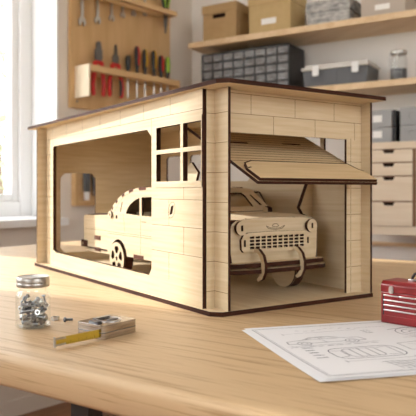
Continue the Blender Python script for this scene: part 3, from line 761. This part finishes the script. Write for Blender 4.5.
# spanners hanging from pegs
def spanner(label, t, zbot, k):
    o = onboard('spanner', label, 'spanner', t, .033, zbot, 'spanners hanging on the tool board')
    Lh = .155*k; r = .0125*k
    m = MB(); jaw = [(-.0062*k, 0), (-.0062*k+.0012, .010*k), (-.004*k, .0145*k), (.0, .016*k), (.004*k, .0145*k), (.0062*k-.0012, .010*k), (.0062*k, 0)]
    a0 = math.radians(-62); arc = [(r*1.25*math.sin(-q), .0145*k-r*1.25*math.cos(q)) for q in [a0+0*i for i in ()]]
    outer = [(.0062*k, 0), (.0125*k, .004*k), (.0155*k, .013*k), (.0130*k, .022*k), (.0062*k, .030*k), (.0048*k, Lh-.02*k), (.0095*k, Lh-.010*k), (.0100*k, Lh), (.006*k, Lh+.008*k), (0, Lh+.010*k)]
    out = outer + [(-x, z) for x, z in reversed(outer[:-1])]
    full = out + [(-.0062*k, 0), (-.0052*k, .010*k), (0, .0155*k), (.0052*k, .010*k)]
    full = [p for i, p in enumerate(full) if i == 0 or p != full[i-1]]
    ringh = circ(0, Lh, .0058*k, 12)
    m.plate([full, ringh], .0050, lambda a, b, c: Vector((a, -c+.0025, b)), 0, 0); m.build('steel_body', STEEL, o, .0012)
    m = MB(); m.tube([(0, .0125, Lh+.003), (0, -.006, Lh+.003)], .0022); m.build('peg', DSTEEL, board).location = (t, -.033, zbot)
spl = ['largest steel spanner, leftmost on the tool board', 'second steel spanner from the left on the tool board', 'third steel spanner from the left on the tool board', 'fourth steel spanner from the left on the tool board', 'small steel spanner second from right on the tool board', 'smallest steel spanner, nearest the snips on the tool board']
for lab, (t, z, k) in zip(spl, ((.163, .8085, 1.22), (.240, .832, 1.05), (.313, .857, .95), (.373, .8835, .85), (.4345, .9024, .8), (.500, .917, .75))): spanner(lab, t, z, k)
# pliers in the rack
def pliers(label, t, ztop, zbot, kind):
    o = onboard('pliers', label, 'pliers', t, .065, zbot, 'pliers in the rack')
    H = ztop-zbot; pv = H*.68
    m = MB()
    if kind == 0:
        half = [(.0, pv-.020), (.013, pv-.012), (.0175, pv+.006), (.0165, pv+.035), (.0125, H-.030), (.0085, H-.004), (.0012, H)]
    else:
        half = [(.0, pv-.018), (.011, pv-.012), (.0150, pv+.004), (.0125, pv+.026), (.0070, H-.045), (.0035, H-.006), (.0010, H)]
    for s in (-1, 1):
        pl_ = [(0.0006*s, pv-.018)]+[(x*s, z) for x, z in half]+[(.0006*s, H-.001)]
        m.plate([pl_], .010, lambda a, b, c: Vector((a, c-.005, b)), 0, 0)
    m.lathe([(0, .0070), (.0055, .0066), (.0065, .0050)], 16, 0, Matrix.Translation((0, 0, pv)) @ Matrix.Rotation(PI/2, 4, 'X'))
    m.build('steel_jaws', DSTEEL, o, .0012)
    for s in (-1, 1):
        sp_ = .028 if kind == 0 else .034
        path = [(s*.008, 0, pv-.012), (s*.018, 0, pv-.026), (s*.0205, 0, pv-.045), (s*(sp_-.004), 0, pv*.5), (s*sp_, 0, pv*.28), (s*(sp_-.003), 0, .006), (s*(sp_-.005), 0, 0)]
        m = MB(); m.tube(path, [.0060, .0090, .0085, .0090, .0092, .0088, .005], 12)
        g = m.build('grip', RED, o)
        m = MB()
        if kind == 1:
            m.tube([Vector(p)+Vector((-s*.0042, -.0012, 0)) for p in path[3:6]], [.007, .0075, .006], 8)
            m.build('grip_inlay', BLACK, g)
    # guard
    m = MB(); m.tube([(-.022, 0, pv-.022), (-.014, 0, pv-.014), (.014, 0, pv-.014), (.022, 0, pv-.022)], [.0075, .008, .008, .0075], 10); m.build('grip_guard', RED, o)
pliers('blunt-nosed pliers with plain red grips in the wall rack', .2185, .7535, .537, 0)
pliers('needle-nosed pliers with red and black grips in the wall rack', .3075, .7550, .541, 1)
# screwdrivers
def driver(label, t, ztop, mats, L=.105):
    o = onboard('screwdriver', label, 'screwdriver', t, .065, ztop-L-.11, 'screwdrivers in the rack')
    z0 = .11; k = L/.105
    m = MB(); m.lathe([(0, z0), (.0062, z0+.0005), (.0075, z0+.004*k), (.0068, z0+.012*k), (.0110, z0+.030*k), (.0125, z0+.06*k), (.0120, z0+.085*k), (.0098, z0+.098*k), (.006, z0+.104*k), (0, z0+.105*k)], 16)
    hd = m.build('handle', BLACK, o)
    if mats:
        m = MB()
        for q in ((.0, PI/2*.9), (PI, PI+PI/2*.9)) if mats is not GRN else ((-.9, .8),):
            prof = [(.0112, z0+.030*k), (.0131, z0+.06*k), (.0127, z0+.085*k), (.0104, z0+.0985*k), (.006, z0+.1052*k)]
            qs = [-1.9+q[0]+(q[1]-q[0])*i/5 for i in range(6)] if True else []
            vs = [(r*math.cos(a), r*math.sin(a), z) for r, z in prof for a in qs]
            m.add(vs, [(i*6+j, i*6+j+1, (i+1)*6+j+1, (i+1)*6+j) for i in range(4) for j in range(5)], 0, True)
        m.build('grip_inlay', mats, hd)
    m = MB(); m.tube([(0, 0, z0+.002), (0, 0, .012), (0, 0, .004)], [.0032, .0032, .0028], 10); m.box((-.0035, -.0006, 0), (.0035, .0006, .008)); m.build('shaft', STEEL, o)
for a in (('short all-black screwdriver beside the needle-nosed pliers', .374, .7225, None, .070), ('tall red and black screwdriver, second from the left in the rack', .4243, .7685, RED, .112), ('left one of two yellow and black screwdrivers in the rack', .4702, .7635, YEL, .107), ('right one of two yellow and black screwdrivers in the rack', .5233, .7665, YEL, .110), ('shorter red and black screwdriver between the yellow and green ones', .5657, .7520, RED, .097), ('black and lime green screwdriver at the right end of the rack', .6060, .7505, GRN, .096)): driver(*a)
# tin snips in the upper rail
o = onboard('tin_snips', 'green and black handled snips standing blade down in the upper rail', 'snips', .590, .070, .852)
m = MB()
m.plate([[(-.004, .0), (.001, .0), (.0115, .060), (.0150, .110), (.004, .125), (-.012, .110), (-.0125, .060)]], .005, lambda a, b, c: Vector((a, c-.0025, b)), 0, 0)
m.build('steel_blade', DSTEEL, o, .0008)
for s in (-1, 1):
    m = MB(); m.tube([(s*.006, 0, .105), (s*.012, 0, .135), (s*.020, 0, .17), (s*.022, 0, .23), (s*.018, 0, .26)], [.007, .0085, .010, .010, .006], 12); g = m.build('handle', BLACK, o)
    m = MB(); m.tube([(s*.007, -.006, .112), (s*.013, -.0075, .140), (s*.021, -.0085, .175), (s*.023, -.0085, .225)], [.003, .0045, .005, .004], 8); m.build('green_inlay', GRN, g)
# small board below, seen through the garage's rear opening
o = onboard('hanging_panel', 'small wooden wall panel seen through the opening in the garage back', 'tool panel', 0, 0, 0)
m = MB(); m.box((.134, -.018, .100), (.42, -.001, .40)); m.build('back_panel', RACK, o, .001)
m = MB(); m.box((.134, -.026, .100), (.150, -.0182, .40)); m.box((.1502, -.026, .100), (.42, -.0182, .114)); m.build('rim', BOARD, o, .001)
o = onboard('paint_brush', 'dark grey hanging tool with a white end, seen through the garage back', 'brush', .178, .042, .122)
m = MB(); m.plate([rrect(-.010, 0, .010, .034, .004)], .010, lambda a, b, c: Vector((a, c-.005, b)), 0, 0); m.build('white_end', WHITE, o, .001)
m = MB(); m.plate([rrect(-.013, .0342, .013, .150, .006)], .014, lambda a, b, c: Vector((a, c-.007, b)), 0, 0); m.build('grey_body', GREYP, o, .002)
o = onboard('hand_clamp', 'small dark metal hand tool hanging right of the white-ended one', 'clamp', .218, .042, .140)
m = MB(); m.plate([[(-.006, 0), (.006, 0), (.012, .02), (.016, .06), (.012, .13), (-.012, .13), (-.010, .06), (-.009, .02)]], .012, lambda a, b, c: Vector((a, c-.006, b)), 0, 0); m.build('jaw', DSTEEL, o, .0015)
m = MB(); m.tube([(-.010, -.002, .012), (.012, -.002, .026)], .004); m.build('spring_pin', STEEL, o)

# ------------------------------------------------------------------ rear wall: shelves and what stands on them
def onwall(name, label, cat, s, d, z, group=None): return thing(name, label, cat, Bw(s, d, z), BL, group)   # local x along the wall, -y into the room
def shelf(label, s0, s1, z, dep=.22, group=None):
    o = onwall('wall_shelf', label, 'shelf', 0, 0, z)
    m = MB(); m.box((s0, -dep, -.024), (s1, -.001, 0)); m.build('board', SHELFW, o, .0015)
    for s in (s0+.25, s0+1.3):
        m = MB(); m.box((s, -.13, -.030), (s+.02, -.002, -.0245)); m.build('bracket', BIRCH, o)
shelf('upper light oak wall shelf carrying cardboard storage boxes', .1265, 2.6, .8045)
shelf('lower light oak wall shelf carrying the black drawer organizer', .1265, 2.6, .563)
def carton(label, s0, s1, dep, h, lidh, mt, d1=.20, lab=None, slot=None, lidm=None):
    o = onwall('storage_box', label, 'box', s0, d1, .8050, 'storage boxes on the upper shelf')
    w = s1-s0
    m = MB()
    m.plate([rect(0, 0, w, h-lidh)]+([rrect(*slot, .004)] if slot else []), .003, lambda a, b, c: Vector((a, c, b)), 0, 0)
    m.box((0, .0031, 0), (.003, dep-.0031, h-lidh)); m.box((w-.003, .0031, 0), (w, dep-.0031, h-lidh)); m.box((0, dep-.003, 0), (w, dep, h-lidh)); m.box((.0031, .0031, 0), (w-.0031, dep-.0031, .003))
    m.build('box_body', mt, o, .0006)
    m = MB()
    lz0, lz1 = h-lidh-.012, h
    m.box((-.004, -.004, lz0), (w+.004, -.0005, lz1)); m.box((-.004, dep+.0005, lz0), (w+.004, dep+.004, lz1)); m.box((-.004, -.0004, lz0), (-.0005, dep+.0004, lz1)); m.box((w+.0005, -.0004, lz0), (w+.004, dep+.0004, lz1)); m.box((-.0038, -.0038, lz1), (w+.0038, dep+.0038, lz1+.003))
    m.build('lid', lidm or mt, o, .0006)
    if slot:
        m = MB(); m.box((slot[0]-.005, .006, slot[1]-.005), (slot[2]+.005, .008, slot[3]+.005)); m.build('hand_hole_shade', SHADEIN, o)  # dark plate behind the slot, painted as the box's inner shade
    if lab:
        m = MB(); m.box((lab[0], -.0015 if lab[1] < lz0-.02 else -.0055, lab[1]), (lab[2], -.0002 if lab[1] < lz0-.02 else -.0042, lab[3])); m.build('label', LABEL, o, .0003)
carton('kraft cardboard box with an oval hand hole on the left of the upper shelf', .192, .357, .15, .150, .020, KRAFT, slot=(.049, .094, .112, .1120))
carton('lighter tan box with a white label on the upper shelf', .4193, .606, .15, .165, .035, KRAFT2, lab=(.058, .034, .125, .058))
carton('mottled grey and white paper-covered box on the upper shelf', .679, .8505, .15, .088, .028, MARB)
carton('taupe box with a small white label, rightmost on the upper shelf', .8972, 1.062, .15, .120, .035, TAUPE, lab=(.053, .022, .108, .042))
# black drawer organizer
o = onwall('drawer_organizer', 'black small-parts organizer with rows of smoky grey drawers on the lower shelf', 'organizer', .184, .20, .5635)
w, h, dp = .418, .186, .15
NC, NR = 8, 5; cw_ = (w-.008)/NC; ch_ = (h-.008)/NR
m = MB()
m.plate([rect(0, 0, w, h)]+[rect(.004+i*cw_+.002, .004+j*ch_+.002, .004+(i+1)*cw_-.002, .004+(j+1)*ch_-.002) for i in range(NC) for j in range(NR)], .05, lambda a, b, c: Vector((a, c, b)), 0, 0)
m.box((0, .0502, 0), (w, dp, h)); m.build('cabinet_frame', ORGB, o, .0006)
for i in range(NC):
    for j in range(NR):
        a0 = .004+i*cw_+.003; z0 = .004+j*ch_+.003; a1 = a0+cw_-.006; z1 = z0+ch_-.006
        m = MB(); m.box((a0, .002, z0), (a1, .045, z1)); d = m.build('drawer', ORGD, o, .001)
        m = MB(); m.box((a0+.010, -.007, z0+.003), (a1-.010, .0018, z0+.0075)); m.build('pull', ORGH, d, .001)
# grey storage bin
o = onwall('storage_bin', 'dark grey plastic bin with pale lid and white latches on the lower shelf', 'bin', .662, .20, .5635)
w = .262; m = MB()
m.plate([[(.006, 0), (w-.006, 0), (w, .066), (0, .066)]], .13, lambda a, b, c: Vector((a, c, b)), 0, 0)
for x in (.035, .085, .135, .19): m.box((x, -.0015, .004), (x+.006, .0002, .064))
m.build('bin_body', GREYP, o, .002)
m = MB(); m.box((-.005, -.006, .0663), (w+.005, .136, .078)); m.box((.004, .004, .0782), (w-.004, .126, .088)); m.build('lid', LGREY, o, .002)
for x in (.044, .202):
    m = MB(); m.plate([rrect(x, .042, x+.026, .082, .006)], .006, lambda a, b, c: Vector((a, -.0125+c, b)), 0, 0); m.build('latch', WHITE, o, .0012)
# clip-top jar
o = onwall('clip_jar', 'glass clip jar half full of grey parts on the lower shelf', 'jar', 1.028, .165, .5632)
m = MB(); m.lathe([(0, .0004), (.029, .0004), (.031, .004), (.031, .078), (.026, .088), (.026, .096), (.024, .096), (.024, .088), (.029, .077), (.029, .004), (0, .003)], 28); m.build('jar_body', GLASS, o)
m = MB(); m.lathe([(0, .0035), (.0285, .0045), (.0285, .044), (0, .047)], 24); m.build('contents', DGRAV, o)
m = MB(); m.lathe([(0, .0968), (.028, .0968), (.030, .100), (.030, .108), (.026, .112), (0, .112)], 28); m.build('lid', STEEL, o)
m = MB(); m.tube([(-.027, -.016, .10), (-.030, -.020, .085), (-.030, -.020, .050)], .0022); m.tube([(.004, -.031, .10), (.004, -.034, .085), (.004, -.032, .050)], .0025); m.build('clip', STEEL, o)
o = onwall('blue_glass_jar', 'bluish glass jar at the right edge of the lower shelf', 'jar', 1.122, .17, .5632)
m = MB(); m.lathe([(0, .0004), (.028, .0004), (.030, .004), (.030, .06), (.024, .068), (.022, .068), (.027, .059), (.027, .004), (0, .003)], 24); m.build('jar_body', GLASS, o)
m = MB(); m.lathe([(0, .0035), (.026, .0045), (.026, .05), (0, .052)], 20); m.build('contents', mat('blue_grey_parts', (120, 128, 146), .6), o)
m = MB(); m.lathe([(0, .0685), (.025, .0685), (.026, .071), (.025, .075), (0, .076)], 24); m.build('lid', DSTEEL, o)
# wall drawer cabinet
o = onwall('drawer_cabinet', 'pale birch drawer cabinet with dark notch pulls on the rear wall', 'cabinet', .936, 0, 0)
D = .25; bays = [(0, .168), (.176, .344), (.352, .52)]
m = MB(); m.box((-.012, -D+.004, .0335), (.532, -.002, .309)); m.build('carcass', CARC, o)
m = MB(); m.box((-.016, -D-.004, .3095), (.536, -.001, .3345)); m.build('cabinet_top', BIRCH, o, .001)
m = MB(); m.box((-.016, -D-.002, .002), (.536, -.001, .0330)); m.build('plinth', BIRCH, o, .001)
for a0, a1 in bays:
    for z0, z1 in ((.2625, .3065), (.2140, .2585), (.1240, .2100), (.0350, .1195)):
        cx_ = (a0+a1)/2-.003
        m = MB(); nw = .0195
        m.plate([[(a0+.002, z0), (a1-.002, z0), (a1-.002, z1), (cx_+nw+.003, z1), (cx_+nw, z1-.004), (cx_+nw-.004, z1-.0125), (cx_-nw+.004, z1-.0125), (cx_-nw, z1-.004), (cx_-nw-.003, z1), (a0+.002, z1)]], .010, lambda a, b, c: Vector((a, -D-.004+c, b)), 0, 1)
        d = m.build('drawer', [BIRCH, CARC], o, .0006)
        m = MB(); m.box((cx_-nw-.002, -D+.0015, z1-.016), (cx_+nw+.002, -D+.0055, z1)); 
        m.v = [(x, y+.0045, z) for x, y, z in m.v]
        m2 = MB(); m2.box((cx_-nw-.001, -D+.0025, z1-.0140), (cx_+nw+.001, -D+.0035, z1-.0002)); m2.build('notch_shade', SHADEIN, d)  # dark plate in the notch, painting the shade of its recess
for x in (.172, .348):
    m = MB()
    for k in range(11): m.box((x-.0045, -D-.0005, .040+.0235*k), (x+.0045, -D+.0038, .052+.0235*k))
    m.build('dovetail_strip', CARC, o, .0003)
# grey cases on the cabinet
def case(label, s, z, h, w=.084):
    o = onwall('parts_case', label, 'case', s, .245, z, 'grey cases stacked on the cabinet')
    m = MB(); m.box((0, 0, 0), (w-.002, .18, h)); m.build('case_body', CASEG, o, .003)
    m = MB(); m.box((w-.0018, .0, .001), (w+.012, .18, h-.001)); m.build('end_panel', BLACK, o, .003)
    return o, w
for lab, s, z, h, kind in (('grey case with white label, lower of the left stack on the cabinet', .945, .3350, .0535, 1), ('grey case with white label, upper of the left stack on the cabinet', .945, .3890, .0620, 1), ('plain grey case, lower of the right stack on the cabinet', 1.055, .3350, .0560, 0), ('plain grey case, upper of the right stack on the cabinet', 1.055, .3915, .0640, 0)):
    o, w = case(lab, s, z, h, .084 if kind else .11)
    m = MB()
    if kind: m.box((.012, -.0018, h*.30), (.046, -.0002, h*.30+.025)); m.build('label', LABEL, o, .0003)
    else: m.plate([rrect(.03, h*.25, .085, h*.75, .008), rrect(.034, h*.25+.004, .081, h*.75-.004, .006)], .003, lambda a, b, c: Vector((a, -.0032+c, b)), 0, 0); m.build('front_grip', CASEG, o, .0006)

# ------------------------------------------------------------------ light
W = bpy.data.worlds.new('daylight'); S.world = W; W.use_nodes = True
nt = W.node_tree; bg = nt.nodes['Background']
tc = nt.nodes.new('ShaderNodeTexCoord'); sx = nt.nodes.new('ShaderNodeSeparateXYZ'); rp = nt.nodes.new('ShaderNodeValToRGB')
nt.links.new(tc.outputs['Generated'], sx.inputs[0]); nt.links.new(sx.outputs['Z'], rp.inputs[0])
rp.color_ramp.elements[0].position = 0; rp.color_ramp.elements[0].color = (.80, .80, .78, 1)
rp.color_ramp.elements[1].position = .5; rp.color_ramp.elements[1].color = (.92, .96, 1, 1)
nt.links.new(rp.outputs[0], bg.inputs['Color']); bg.inputs['Strength'].default_value = 8
sl = bpy.data.lights.new('sun', 'SUN'); sl.energy = 8.5; sl.angle = math.radians(1.5); sl.color = (1, .97, .92)
so = bpy.data.objects.new('sun', sl); COL.objects.link(so)
el = math.radians(28); d = Vector((.8806*math.cos(el), -.4745*math.cos(el), -math.sin(el)))
so.rotation_euler = d.to_track_quat('-Z', 'Y').to_euler(); so.location = (-5, 1, 4)

# ------------------------------------------------------------------ camera
cam = bpy.data.cameras.new('camera'); co = bpy.data.objects.new('camera', cam); COL.objects.link(co)
cam.sensor_width = 36; cam.lens = 638.67/416*36; co.location = (0, 0, .1594); co.rotation_euler = (PI/2, 0, 0)
cam.shift_y = -(208-190.9)/416; cam.clip_start = .02
cam.dof.use_dof = True; cam.dof.focus_distance = .78; cam.dof.aperture_fstop = 11.5
S.camera = co
S.view_settings.view_transform = 'Standard'; S.view_settings.look = 'None'; S.view_settings.gamma = 1; S.view_settings.exposure = -.22
S.view_settings.use_curve_mapping = False
